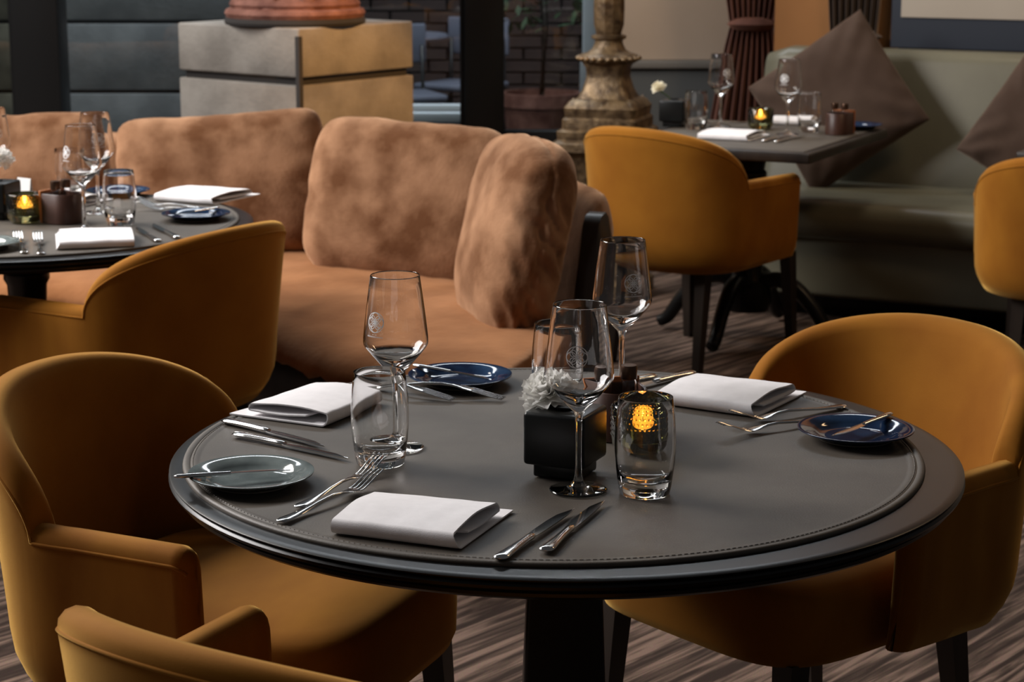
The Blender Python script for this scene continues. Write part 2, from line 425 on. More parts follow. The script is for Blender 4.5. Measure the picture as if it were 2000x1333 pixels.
seatp = [(0,.05,.335),(0,.01,.338),(0,-.008,.352),(0,0,.375),(0,.03,.405),(0,.10,.42),(.16,0,.424),(.24,0,.428),(.32,0,.429),(.40,0,.43),(.5,0,.43),(.6,0,.43),(.7,0,.428),(.8,0,.424),(.9,0,.42),(.98,0,.40),(.98,0,.32),(.5,0,.32),(.2,0,.32)]
sofa_sweep(seatp, 'sofa_seat', 'seat', .010)
sofa_sweep([(0,.14,.02),(0,.13,.14),(0,.13,.325),(.5,0,.33),(.97,0,.33),(.97,0,.02)], 'dark_wood', 'base', 0, end=.02)
bprof = [(1,-.20,.30),(1,-.17,.45),(1,-.12,.62),(1,-.095,.70),(1,-.06,.735),(1,-.02,.745),(1,.03,.73),(1,.055,.69),(1,.04,.60),(1,.0,.40),(1,-.02,.30)]
sofa_sweep(bprof, 'sofa', 'backrest', .006)
# wooden frame end of the back
d = (Bc[-1]-Fc[-1]).normalized(); tq = Vector((-d.y, d.x, 0)) * -1
pf = []
for k, (off, z) in enumerate([(-.27,.03),(-.245,.35),(-.20,.56),(-.165,.675),(-.14,.70),(-.10,.705),(-.075,.69),(-.07,.66),(-.10,.50),(-.13,.30),(-.14,.03)]):
    pf.append((off, z))
rings = []
for tt in (-.01, .0, .045, .055):
    s_ = .93 if tt in (-.01, .055) else 1
    cy = sum(p[0] for p in pf)/len(pf)
    rings.append([Bc[-1] + d*(cy+(o_-cy)*s_) + tq*(tt-.02) + Vector((0,0,z*s_+.02*(1-s_))) - so for o_, z in pf])
link('end_post', autosmooth(loft(rings), 50), 'dark_wood', sofa)
for i in (8, 40, 66, 92):
    pp = Fc[i]*.93 + Bc[i]*.07
    link('leg', box(.06,.06,.04,.004), 'dark_wood', sofa, (pp.x-so.x, pp.y-so.y, 0))

def box_cushion(w, h, t, n_=4.6, m_=2.7, wr=.008, seed=0, fold=0, N=30):
    """stuffed box cushion with rounded corners, pleats running in from the seams"""
    bm = bmesh.new(); bmesh.ops.create_cube(bm, size=2); bmesh.ops.subdivide_edges(bm, edges=bm.edges[:], cuts=N, use_grid_fill=True)
    off = Vector((seed*5.7, seed*2.3, seed))
    for v in bm.verts:
        d = Vector([math.tan(c*math.pi/4) for c in v.co]); x, y, z = d
        q = ((abs(x)**n_ + abs(z)**n_)**(m_/n_) + abs(y)**m_)**(1/m_)
        p = d/q; r2 = max(abs(p.x), abs(p.z))
        nrm = Vector((abs(p.x)**(n_-1)*math.copysign(1,p.x)/w, abs(p.y)**(m_-1)*math.copysign(1,p.y)/t, abs(p.z)**(n_-1)*math.copysign(1,p.z)/h)).normalized()
        P_ = Vector((p.x*w/2, p.y*t/2, p.z*h/2))
        ang = math.atan2(p.z, p.x)
        dp = wr*.9*noise.noise(P_*5 + off)                                                   # soft lumps
        dp += wr*.8*smooth(r2, .5, .9)*noise.noise(Vector((math.cos(ang)*4.5, math.sin(ang)*4.5, p.y*.8)) + off)   # pleats
        if fold: 
            sd = smooth(p.x*fold, .72, .95)
            dp += sd*.020*(.35-abs(noise.noise(Vector((p.y*1.5 - p.z*.8, p.z*4.2 + p.y*1.6, 0)) + off)))*1.5
        dp -= .006*math.exp(-(p.y*t/2/.007)**2)*smooth(r2, .8, .97)                           # seam
        v.co = P_ + nrm*dp
        v.co.z -= .014*(1-p.x*p.x)*smooth(p.z, .2, 1)                                          # sagging top
    me = bpy.data.meshes.new('m'); bm.to_mesh(me); bm.free(); return me
def scush(label, w, h, t, x, y, z, face, lean, roll=0, **k):
    # face: heading of the direction it faces (degrees from -Y towards +X)
    o = thing('sofa_cushion', label, 'cushion', (x,y,z), 0, 'loose brown velvet sofa cushions')
    M = Matrix.Rotation(R(face), 4, 'Z') @ Matrix.Rotation(R(-lean), 4, 'X') @ Matrix.Rotation(R(roll), 4, 'Y')
    o.rotation_euler = M.to_euler(); link('cover', box_cushion(w,h,t,**k), 'sofa', o)
scush('brown velvet sofa cushion at the left edge behind the wine glasses', .70,.46,.22, -1.655,6.62,.62, 4, 16, -2, wr=.009, seed=1, n_=8)
scush('wide brown velvet sofa cushion in front of the stone pedestal', .67,.48,.22, -.925,6.52,.625, 2, 18, -4, wr=.009, seed=2, n_=8)
scush('pale brown velvet sofa cushion between wide cushion and end cushion', .64,.51,.24, -.310,6.13,.628, -18, 16, 3, wr=.009, seed=4, n_=5.2)
scush('wrinkled brown velvet cushion at the right end of sofa', .50,.57,.24, .005,5.44,.632, -75, 12, 0, wr=.011, seed=6, fold=1, n_=3.6)

# ------------------------------------------------------------------ stone pedestal and terracotta urn
ped = thing('stone_pedestal', 'square stone pedestal with a recessed groove behind the sofa', 'pedestal', (-.9, 8.62, 0), R(-38))
link('shaft', box(.69,.69,.80,.006), 'concrete', ped)
link('joint', box(.65,.65,.03,.002), 'mortar', ped, (0,0,.80))
link('cap_stone', box(.69,.69,.195,.008), 'concrete', ped, (0,0,.83))
link('corner_joint', box(.022,.022,.995,.002), 'mortar', ped, (.3355,-.3355,.0))
urn = thing('terracotta_urn', 'weathered terracotta urn standing on the stone pedestal', 'urn', (-.89, 8.50, 1.025))
link('plinth', lathe([(0,0),(.285,0),(.29,.012),(.285,.028),(.0,.03)], 40), 'mortar', urn)
vv = [(.28,.028),(.288,.045),(.282,.06),(.262,.068),(.268,.082),(.258,.10),(.24,.108),(.225,.16),(.19,.20),(.15,.25),(.13,.30),(.15,.33),(.22,.40),(.30,.52),(.34,.66),(.33,.80),(.36,.82),(.36,.85),(.30,.85)]
link('body', lathe(vv, 48), 'terracotta', urn)
for k in range(10):
    a = 2*math.pi*k/10
    link('buttress', box(.045,.06,.13,.012), 'terracotta', urn, (.25*math.cos(a), .25*math.sin(a), .03), (0, R(-12), a))

# ------------------------------------------------------------------ outside furniture
pl = thing('planter_box', 'white rectangular planter box outside the window beside mullion', 'planter', (-.42, 9.85, 0), R(0))
for (sx, sy, x, y) in ((.55,.03,0,-.2),(.55,.03,0,.2),(.03,.40,-.26,0),(.03,.40,.26,0)):
    link('wall', box(sx,sy,.50,.004), 'grey_paint', pl, (x,y,0))
    link('rim', box(sx+.03,sy+.03,.045,.004), 'white_paint', pl, (x,y,.50))
link('soil', box(.5,.38,.42,.004), 'soil', pl)
def cafe_chair():
    t = thing('cafe_chair', '', 'chair')
    link('seat', box(.42,.42,.04,.015), 'cafe_seat', t, (0,0,.43))
    link('backrest', box(.42,.03,.22,.012), 'cafe_seat', t, (0,.2,.62))
    for x in (-.18,.18):
        for y in (-.18,.18): link('leg', tube([(x*1.1,y*1.1,0),(x,y,.43 if y < 0 else .72)], .012, 6), 'frame_black', t)
    return t
cc = Proto(cafe_chair)
cc((-.62,11.5,0), R(20), 'grey cafe chair standing outside nearest the stone pedestal')
cc((-.30,12.2,0), R(-30), 'grey cafe chair outside behind the white planter box')
tb = thing('cafe_table', 'round grey cafe table outside beside the cafe chairs', 'table', (-.75,12.4,0))
link('top', lathe([(0,.71),(.36,.71),(.37,.725),(.36,.74),(0,.74)], 32), 'cafe_seat', tb); link('post', tube([(0,0,.03),(0,0,.71)], .03), 'frame_black', tb); link('base', lathe([(0,0),(.22,0),(.2,.03),(0,.035)], 24), 'frame_black', tb)
def pot(name, label, x, y, r, h, seed):
    t = thing(name, label, 'plant pot', (x,y,0)); random.seed(seed)
    link('pot', lathe([(0,0),(r*.7,0),(r*.95,h*.85),(r*1.05,h*.86),(r*1.05,h),(r*.9,h),(r*.88,h*.9),(0,h*.9)], 28), 'terracotta', t)
    link('trunk', tube([(0,0,h*.85),(.02,0,h+.35),(-.01,.02,h+.8)], .02, 6), 'dark_wood', t)
    v, f = [], []
    for k in range(260):
        a = random.random()*6.28; q = random.random()**.5*.34; z = h+.35+random.random()*.75; p = Vector((q*math.cos(a), q*math.sin(a), z))
        dd = Vector((random.gauss(0,1), random.gauss(0,1), random.gauss(0,.6))).normalized(); s_ = Vector((-dd.y, dd.x, .2)).normalized()*.018
        b0 = len(v); v += [p, p+dd*.04+s_, p+dd*.09, p+dd*.04-s_]; f.append((b0,b0+1,b0+2,b0+3))
    link('foliage', mesh(v, f), 'leaf', t)
pot('potted_shrub', 'potted shrub outside to the right of the dark mullion', .16, 11.2, .22, .50, 3)
pot('potted_shrub', 'potted shrub outside in front of the brick wall at the pane edge', .62, 12.6, .2, .42, 5)
wp = thing('white_post', 'white painted post outside with blue grey foot near the gilded stand', 'post', (.405, 10.6, 0))
link('shaft', box(.085,.085,2.2,.006), 'white_paint', wp, (0,0,.72)); link('foot', box(.11,.11,.72,.02), 'stone_dark', wp)

# ------------------------------------------------------------------ gilded candelabra stand
gs = thing('gilded_lamp_stand', 'carved gilded floor lamp stand with a square stepped plinth', 'lamp stand', (.375, 8.0, 0), R(-18))
def sq(prof, k=1.0, r=.18):
    rings = []
    for w, z in prof:
        ring = []
        for (cx, cy, a0) in ((1,1,0),(-1,1,90),(-1,-1,180),(1,-1,270)):
            for i in range(4):
                a = R(a0+30*i); q = w*(1-r); ring.append((cx*q + w*r*math.cos(a), cy*q + w*r*math.sin(a), z))
        rings.append(ring)
    return autosmooth(loft(rings), 35)
link('foot_block', sq([(.16,0),(.16,.05),(.13,.07),(.12,.20),(.125,.40),(.14,.52),(.155,.56)]), 'gilt', gs)
link('stepped_plinth', sq([(.165,.555),(.185,.57),(.185,.60),(.165,.615),(.168,.645),(.150,.655),(.150,.69),(.140,.70),(.145,.735),(.128,.76),(.10,.772)]), 'gilt', gs)
link('waist', sq([(.105,.77),(.088,.80),(.074,.85),(.076,.885),(.088,.905)], r=.3), 'gilt', gs)
link('carved_ring', lathe([(.0,.902),(.10,.902),(.116,.912),(.118,.925),(.108,.936),(.085,.942),(.066,.955),(.056,.975),(.054,.99),(.068,.998),(.068,1.008),(.05,1.014),(0,1.014)], 40), 'gilt', gs)
for k in range(24):
    a = 2*math.pi*k/24; link('bead', lathe([(0,-.011),(.009,-.006),(.012,0),(.009,.006),(0,.011)], 8), 'gilt', gs, (.117*math.cos(a), .117*math.sin(a), .922))
link('shaft', lathe([(.048,1.01),(.060,1.05),(.062,1.12),(.055,1.3),(.045,1.5),(.05,1.52),(.05,1.56),(.07,1.58),(.0,1.6)], 12, 25), 'gilt', gs)
for k in range(4):
    a = math.pi/4 + k*math.pi/2
    pts = []
    for i in range(22):
        th = i/21*2*math.pi*1.25; q = .036*(1-i/26); pts.append((.205*math.cos(a) + (q*math.cos(th))*math.cos(a), .205*math.sin(a) + (q*math.cos(th))*math.sin(a), .51 + q*math.sin(th)))
    link('scroll', tube(pts, .016, 8), 'gilt', gs)
    link('acanthus_leaf', lathe([(0,.0),(.028,.01),(.034,.03),(.02,.06),(0,.085)], 12), 'gilt', gs, (.138*math.cos(a)*1.12, .138*math.sin(a)*1.12, .69))
# ------------------------------------------------------------------ mustard armchairs
SN, HW = .0, .285
def plan_curve():
    pts = []
    n_ = 2.5
    for i in range(41):
        a = math.pi/2*i/40
        x = HW*(math.sin(a))**(2/n_); y = -.09 - .20*(math.cos(a))**(2/n_)
        pts.append((x, y))
    for i in range(1, 13): pts.append((HW + .022*i/12, -.09 + .21*i/12))
    # resample by arc length
    L = [0]
    for p, q in zip(pts, pts[1:]): L.append(L[-1] + math.hypot(q[0]-p[0], q[1]-p[1]))
    return pts, L
PC, PL = plan_curve(); PT = PL[-1]; NOTCH = PT - .275
def plan_at(s):
    a = min(abs(s), PT); i = 0
    while i < len(PL)-2 and PL[i+1] < a: i += 1
    t = (a-PL[i])/(PL[i+1]-PL[i]) if PL[i+1] > PL[i] else 0
    x = PC[i][0] + (PC[i+1][0]-PC[i][0])*t; y = PC[i][1] + (PC[i+1][1]-PC[i][1])*t
    return (x if s >= 0 else -x), y
def shell_top(s):
    a = abs(s)
    if a < NOTCH: z = .622 + .163*(1-(a/NOTCH)**2.3)**.52
    else: z = .622 + .004*((a-NOTCH)/(PT-NOTCH))**1.1
    r = .03; e = PT - a
    if e < r: z -= r - math.sqrt(max(0, r*r-(r-e)**2))
    return z
def shell_mesh():
    ss = sorted(set([round(-PT + 2*PT*i/90, 5) for i in range(91)] + [s*(PT-e) for s in (-1,1) for e in (0,.001,.003,.006,.010,.015,.022,.03)] + [s*(NOTCH+e) for s in (-1,1) for e in (-.03,-.018,-.010,-.005,-.002,0,.004,.01)]))
    rings, pipe = [], []
    K = 12
    for s in ss:
        x, y = plan_at(s); e_ = .004
        xa, ya = plan_at(max(-PT, s-e_)); xb, yb = plan_at(min(PT, s+e_))
        tx, ty = xb-xa, yb-ya; l = math.hypot(tx, ty) or 1; ox, oy = ty/l, -tx/l       # outward
        zt = shell_top(s); zb = .325 + .035*(abs(s)/PT)**2
        h = .025; e = PT-abs(s); r2 = .024
        hf = h*math.sqrt(max(.0004, 1-max(0, 1-e/r2)**2))
        back = .5+.5*math.cos(math.pi*min(1, abs(s)/(NOTCH*1.15)))
        def pt(off, z):
            q = max(0, (z-.33)/.44)
            ln = (.020 + .055*back)*q**1.3
            tuck = -.035*max(0, (.42-z)/.09)**2
            if off < 0: tuck *= .3
            o2 = off + ln + tuck
            return Vector((x + ox*o2, y + oy*o2 - .0, z))
        ring = []
        for k in range(K+1): ring.append(pt(hf, zb + (zt-h-zb)*k/K))
        for k in range(1, 6):
            a = math.pi*k/6; ring.append(pt(hf*math.cos(a), zt-h + h*math.sin(a)))
        for k in range(K+1): ring.append(pt(-hf, zt-h + (zb-zt+h)*k/K))
        rings.append(ring)
        if abs(s) < PT-.003: pipe.append(pt(hf*.97, zt-h*1.0))
    return autosmooth(loft(rings), 60), pipe
def seat_mesh():
    def outline(sc):
        o = []
        for i in range(56):
            a = 2*math.pi*i/56; c_, s_ = math.cos(a), math.sin(a); n_ = 4.5
            x = abs(c_)**(2/n_)*(1 if c_ > 0 else -1); y = abs(s_)**(2/n_)*(1 if s_ > 0 else -1)
            w = .243 + .017*(y+1)/2
            o.append((x*w*sc, .035 + y*.275*sc))
        return o
    rings = []
    for sc, z in ((.0,.335),(.90,.335),(.97,.342),(.995,.36),(1.0,.40),(1.0,.432),(.985,.455),(.95,.468),(.85,.476),(.6,.482),(.3,.485),(.0,.486)):
        rings.append([Vector((x, y, z)) for x, y in outline(max(sc, .001))])
    return autosmooth(loft(rings), 60)
def leg_mesh(x, y, dx, dy, zt=.345):
    r = []
    for z, w in ((0,.012),(.01,.0135),(zt,.021)):
        t = 1 - z/zt; cx, cy = x+dx*t, y+dy*t
        r.append([(cx-w,cy-w,z),(cx+w,cy-w,z),(cx+w,cy+w,z),(cx-w,cy+w,z)])
    return autosmooth(loft(r), 20)
def armchair():
    t = thing('armchair', '', 'chair')
    sm, pipe = shell_mesh()
    b = link('back_shell', sm, 'mustard', t)
    link('piping', tube(pipe, .0028, 6), 'mustard', b)
    link('seat', seat_mesh(), 'mustard', t)
    for sx in (-1, 1):
        link('leg', leg_mesh(sx*.205, .245, sx*.012, .025), 'dark_wood', t)
        link('leg', leg_mesh(sx*.165, -.185, sx*.012, -.045), 'dark_wood', t)
    return t
chair = Proto(armchair)
def hd(dx, dy): return math.atan2(-dx, dy)
G = 'mustard velvet armchairs around the tables'
chair((-.432,3.085,0), hd(.925,-.38), 'mustard armchair left of the main table with its seat in view', G)
chair((.50,3.35,0), hd(-.78,-.63), 'mustard armchair right of the main table tucked under its edge', G)
chair((-.133,2.25,0), hd(.57,.82), 'mustard armchair nearest the camera with only its back rim showing', G)
chair((-.93,4.86,0), hd(-.84,.54), 'mustard armchair with its back turned at the left round table', G)
ce = chair((.618,6.79,0), hd(.65,.76), 'orange armchair with its back turned at the square table', G)
ce.scale = (1,1,1.035)
chair((1.775,6.32,0), hd(.30,.95), 'mustard armchair cut off by the right edge before the banquette', G)

# ------------------------------------------------------------------ tables
TZ = .72
def leather_disc(t, cx, cy, r, z):
    link('leather_top', lathe([(0,z-.004),(r,z-.004),(r+.0005,z-.002),(r-.001,z+.0012),(r-.006,z+.0018),(r-.010,z+.0012),(r-.011,z+.0002),(r-.013,z+.0010),(r-.020,z+.0012),(r-.0225,z+.0002),(r-.026,z),(0,z)], 128, 60), 'leather_top', t, (cx,cy,0))
    v, f = [], []; n = int(2*math.pi*r/.0085)
    for k in range(n):
        a = 2*math.pi*k/n; a2 = a + .0052/r
        b0 = len(v)
        for aa in (a, a2):
            for rr_, zz in ((r-.0155,z+.0010),(r-.0145,z+.0019),(r-.0135,z+.0010)): v.append((rr_*math.cos(aa), rr_*math.sin(aa), zz))
        f += [(b0,b0+1,b0+4,b0+3),(b0+1,b0+2,b0+5,b0+4),(b0,b0+3,b0+5,b0+2),(b0,b0+2,b0+1),(b0+3,b0+4,b0+5)]
    o = link('stitching', fixn(mesh(v, f)), 'stitch', t, (cx,cy,0), smooth=False); o['kind'] = 'stuff'
RIM = [(q, z*.76) for q, z in [(0,-.048),(.45,-.048),(.50,-.046),(.528,-.046),(.541,-.042),(.548,-.035),(.5485,-.029),(.546,-.0255),(.551,-.024),(.5575,-.019),(.559,-.0135),(.556,-.009),(.5535,-.0075),(.557,-.006),(.558,-.003),(.555,-.0012),(.545,-.0005),(.0,-.0005)]]
def round_table(label, x, y, lx, ly, square):
    t = thing('round_table', label, 'table', (x,y,0))
    link('table_top', lathe([(r*1.032, TZ-.0035+z) for r, z in RIM], 128, 30), 'lacquer', t)
    leather_disc(t, lx, ly, .540, TZ)
    if square:
        link('column', sq([(.062,.06),(.075,.09),(.075,.14),(.064,.30),(.052,.60),(.054,.64),(.075,.655),(.075,.672)], r=.12), 'lacquer_top', t)
        link('foot_plate', sq([(.20,0),(.20,.03),(.185,.045),(.09,.07)], r=.1), 'lacquer_top', t)
    else:
        turned_base(t)
    return t
def turned_base(t, rot=math.pi/4):
    link('column', lathe([(0,.10),(.075,.10),(.085,.13),(.085,.19),(.06,.21),(.052,.24),(.05,.34),(.062,.38),(.064,.40),(.052,.42),(.046,.48),(.05,.56),(.058,.575),(.058,.59),(.05,.60),(.055,.63),(.075,.655),(.10,.672),(0,.672)], 32), 'lacquer', t)
    for k in range(4):
        a = rot + k*math.pi/2; pts = []
        for r_, z in ((.05,.20),(.11,.215),(.18,.19),(.25,.12),(.30,.05),(.335,.028)): pts.append((r_*math.cos(a), r_*math.sin(a), z))
        c_ = catmull(pts, 5); link('foot', tube(c_, [.030 - .008*i/len(c_) for i in range(len(c_))], 10), 'lacquer', t)
round_table('large round table with grey leather top in the foreground', .078, 2.915, -.018, .010, True)
round_table('round table with grey leather top at the left before the sofa', -1.235, 5.13, 0, .006, False)
# square table
sqt = thing('square_table', 'square dark table with leather top in front of the banquette', 'table', (.833, 7.123, 0), R(-27))
link('table_top', box(.72,.86,.034,.006), 'dark_wood', sqt, (0,0,TZ-.036))
link('leather_top', box(.66,.80,.004,.0015), 'leather_top', sqt, (0,0,TZ-.0035))
turned_base(sqt, 0)
# corner of another table at the right edge
ot = thing('square_table', 'square dark table cut off by the right edge of the picture', 'table', (2.04,6.76,0), R(-27))
link('table_top', box(.60,.60,.034,.006), 'dark_wood', ot, (0,0,TZ-.036)); link('leather_top', box(.55,.55,.004,.0015), 'leather_top', ot, (0,0,TZ-.0035)); turned_base(ot)

# ------------------------------------------------------------------ glasses
def bowl_r(z):      # outer radius of the wine bowl
    if z < .156: t = (z-.112)/.044; return .0085 + (.0470-.0085)*(max(0,t)**.92)
    if z < .164: return .0470 + .0008*math.sin(math.pi*(z-.156)/.016)
    t = (z-.164)/.096; return .0478 - .0118*t**1.12
def etched(z0, a0, rad):
    v, f = [], []
    def ribbon(pts, w=.0006):
        n = len(pts); w *= 1.3
        for i in range(n-1):
            (x0,y0),(x1,y1) = pts[i], pts[i+1]; dx, dy = x1-x0, y1-y0; l = math.hypot(dx,dy) or 1; px, py = -dy/l*w/2, dx/l*w/2
            b0 = len(v)
            for (x,y) in ((x0+px,y0+py),(x1+px,y1+py),(x1-px,y1-py),(x0-px,y0-py)):
                z = z0+y; r = bowl_r(z)+.0002; a = a0 + x/r; v.append((r*math.cos(a), r*math.sin(a), z))
            f.append((b0,b0+3,b0+2,b0+1))
    circ = lambda cx, cy, r, a=0, b=360, n=28: [(cx+r*math.cos(R(a+(b-a)*i/n)), cy+r*math.sin(R(a+(b-a)*i/n))) for i in range(n+1)]
    ribbon(circ(0,0,rad,n=40), .0009)
    for k in range(4):
        a = R(90*k); ribbon(circ(.52*rad*math.cos(a), .52*rad*math.sin(a), .46*rad), .0009)
        b = R(45+90*k); ribbon(circ(.50*rad*math.cos(b), .50*rad*math.sin(b), .30*rad, n=20), .0008)
    ribbon(circ(0,0,.16*rad,n=12), .0008)
    # minute lettering line below the crest
    random.seed(2); x = -rad*1.0
    while x < rad*1.0:
        ribbon([(x,-rad*1.5),(x,-rad*1.36)], .0005); x += .0013
    ribbon([(-.004,-rad*1.22),(-.0015,-rad*1.22)], .0006); ribbon([(.0005,-rad*1.22),(.004,-rad*1.22)], .0006)
    return mesh(v, f)
def wine_glass(a0):
    def make():
        t = thing('wine_glass', '', 'wine glass')
        zs = [.112,.116,.122,.130,.140,.148,.154,.158,.162,.168,.180,.20,.22,.24,.2585]
        out = [(bowl_r(z), z) for z in zs]; th = .0011
        inn = [(bowl_r(z)-th, z) for z in reversed(zs[4:])] + [(.019,.1345),(.011,.1275),(.004,.1242),(0,.1238)]
        link('bowl', lathe(out + [(bowl_r(.26)-.0001,.2595),(bowl_r(.26)-.0005,.2600),(bowl_r(.26)-.0010,.2595)] + inn, 72, 80), 'glass', t)
        link('stem', lathe([(.0115,.0072),(.0072,.0125),(.0050,.022),(.0042,.04),(.0041,.07),(.0045,.095),(.0060,.106),(.0085,.112)], 40, 80), 'glass', t)
        link('base', lathe([(0,0),(.039,0),(.0402,.0008),(.0400,.0018),(.036,.0028),(.026,.0042),(.017,.0056),(.0115,.0072)], 64, 80), 'glass', t)
        link('etched_crest', etched(.196, a0, .0145), 'etched', t, smooth=False)
        return t
    return make
wg = [Proto(wine_glass(a)) for a in (R(-96), R(-70), R(-128))]
def tumbler_make():
    t = thing('tumbler', '', 'water glass')
    out = [(0,0),(.0325,0),(.0345,.0018),(.0362,.010),(.0395,.035),(.0415,.060),(.0418,.075),(.0408,.098),(.0385,.122),(.0372,.1345)]
    inn = [(.0369,.1355),(.0362,.1355),(.0358,.1345),(.0371,.122),(.0393,.098),(.0402,.075),(.0399,.060),(.0379,.037),(.0350,.024),(.029,.0195),(.015,.018),(0,.0178)]
    link('wall', lathe(out+inn, 72, 60), 'glass', t)
    return t
tumb = Proto(tumbler_make)
GW, GT = 'wine glasses with an etched crest', 'clear barrel tumblers'
def dn(loc): return (loc[0], loc[1], TZ + .0016)
wg[0](dn((.091,2.706)), R(0), 'wine glass in front of the black vase on the main table', GW)
wg[1](dn((.178,3.245)), R(0), 'tall wine glass at the back of the main table beside the napkin', GW)
wg[2](dn((-.170,2.928)), R(0), 'wine glass behind a tumbler on the left half of main table', GW)
wg[0](dn((-1.051,4.985)), R(-40), 'nearer wine glass behind the folded napkin on left table', GW)
wg[0](dn((-1.075,5.28)), R(30), 'wine glass farther back on left table before the wide cushion', GW)
wg[1](dn((-1.375,5.41)), R(10), 'wine glass cut by the left edge of the picture', GW)
wg[0](dn((.748,7.36)), R(30), 'wine glass nearest the dark red curtain on the square table', GW)
wg[2](dn((.958,7.12)), R(10), 'wine glass beside the tealight and tumbler on the square table', GW)
tumb(dn((.181,2.690)), 0, 'tumbler in front of the lit green candle holder on main table', GT)
tumb(dn((-.189,2.842)), 0, 'tumbler in front of a wine glass near the forks, main table', GT)
tumb(dn((.073,3.185)), 0, 'tumbler behind the white carnation on the main table', GT)
tumb(dn((-.982,5.085)), .3, 'tumbler at the right of the left table by the dark knives', GT)
tumb(dn((-1.205,5.55)), .3, 'tumbler farthest back on the left table', GT)
tumb(dn((.656,7.30)), .3, 'tumbler beside the black vase on the square table', GT)
tumb(dn((1.046,7.21)), .3, 'tumbler between wine glass and condiment holder on square table', GT)

# ------------------------------------------------------------------ candle holders
def candle_make():
    t = thing('candle_holder', '', 'candle holder')
    out = [(0,.0),(.028,0),(.033,.003),(.040,.012),(.0415,.022),(.0415,.066),(.040,.0675)]
    inn = [(.0372,.0675),(.0360,.066),(.0360,.028),(.033,.020),(.020,.0165),(0,.016)]
    b = link('glass_body', lathe(out+inn, 64, 50), 'green_glass', t)
    v, f = [], []
    for r_ in range(6):
        z = .026 + r_*.0072; n = 40
        for k in range(n):
            a = 2*math.pi*(k+.5*(r_ % 2))/n; c_ = Vector((.0414*math.cos(a), .0414*math.sin(a), z)); o_ = Vector((math.cos(a), math.sin(a), 0)); s_ = Vector((-math.sin(a), math.cos(a), 0)); b0 = len(v)
            for q in range(6): an = math.pi/3*q; v.append(c_ + (s_*math.cos(an) + Vector((0,0,1))*math.sin(an))*.0021)
            v.append(c_ + o_*.0016)
            for q in range(6): f.append((b0+q, b0+(q+1) % 6, b0+6))
    d_ = link('glass_dots', mesh(v, f), 'green_glass', b); d_['kind'] = 'stuff'
    link('tealight_cup', lathe([(0,.0175),(.0195,.0175),(.0195,.032),(.0188,.032),(.0188,.029)], 32), 'tin', t)
    link('wax', lathe([(.0186,.030),(.010,.0295),(0,.029)], 32), 'wax', t)
    link('flame', lathe([(0,.0325),(.0030,.0355),(.0042,.039),(.0036,.044),(.0016,.050),(0,.054)], 14), 'flame', t)
    t.scale = (1.1,1.1,1.08)
    link('wick', tube([(0,0,.029),(0,0,.0335)], .0006, 5), 'pepper', t)
    return t
can = Proto(candle_make)
GC = 'dark green glass candle holders with lit tealights'
can(dn((.191,2.905)), 0, 'green glass candle holder seen through the front tumbler, main table', GC)
can(dn((-1.228,5.12)), 0, 'green glass candle holder on the left table', GC)
can(dn((.885,7.30)), 0, 'green glass candle holder on the square table', GC)

# ------------------------------------------------------------------ condiment holders
def cond_make():
    t = thing('condiment_holder', '', 'condiment holder')
    rings = []; ri = []
    pts = [(-.032,.028)] + [(.032*math.sin(a)*1.0, -.004-.03*math.cos(a)) for a in [R(-90+180*i/16) for i in range(17)]] + [(.032,.028)]
    def off(p, k): return (p[0]*(1-k), .0+(p[1])*(1-k))
    for z, k in ((0,0),(.060,0),(.061,.03),(.060,.10),(.006,.10)):
        rings.append([Vector((*off(p, k), z)) for p in pts])
    link('cup', xf(autosmooth(loft(rings), 50), Matrix.Diagonal((1.32,1.32,1.22,1))), 'brown_leather', t)
    link('flap', box(.088,.007,.082,.002), 'tan_leather', t, (0,.0415,0))
    return t
def shaker_make(fill):
    def mk():
        t = thing('shaker', '', 'shaker')
        link('jar', lathe([(0,0),(.0115,0),(.012,.002),(.012,.072),(.010,.078),(.009,.078),(.0105,.072),(.0105,.003),(0,.003)], 24), 'glass', t)
        link('contents', lathe([(0,.0035),(.0100,.0035),(.0100,.035),(0,.036)], 20), fill, t)
        link('cap', lathe([(0,.078),(.0125,.078),(.0128,.080),(.0128,.095),(.0115,.0985),(0,.099)], 24), 'copper_cap', t)
        return t
    return mk
cond = Proto(cond_make); salt = Proto(shaker_make('salt')); pepper = Proto(shaker_make('pepper'))
def condiments(x, y, rz, where):
    cond(dn((x,y)), rz, 'brown leather condiment cup with tan flap '+where)
    c_, s_ = math.cos(rz), math.sin(rz)
    for k, P_, nm in ((-.019, salt, 'salt'), (.019, pepper, 'pepper')):
        P_((x+c_*k-s_*.010, y+s_*k+c_*.010, TZ+.0092), 0, 'small capped '+nm+' shaker in the leather cup '+where, 'salt and pepper shakers')
condiments(.160, 3.0, R(12), 'behind the main table candle holder')
condiments(-1.127, 5.115, R(60), 'on the left round table')
condiments(1.135, 7.13, R(-35), 'on the square table')
tag(link('menu_card', autosmooth(loft([[(-.025,-.012,0),(.025,-.012,0),(.025,-.010,0),(-.025,-.010,0)],[(-.025,0,.085),(.025,0,.085),(.025,.002,.085),(-.025,.002,.085)],[(-.025,.012,.0),(.025,.012,.0),(.025,.010,0),(-.025,.010,.0)]]), 20), 'card', None, (-1.275,5.32,TZ+.0016), (0,0,R(-35)), smooth=False), 'small white folded card beside the leather cup on left table', 'card')

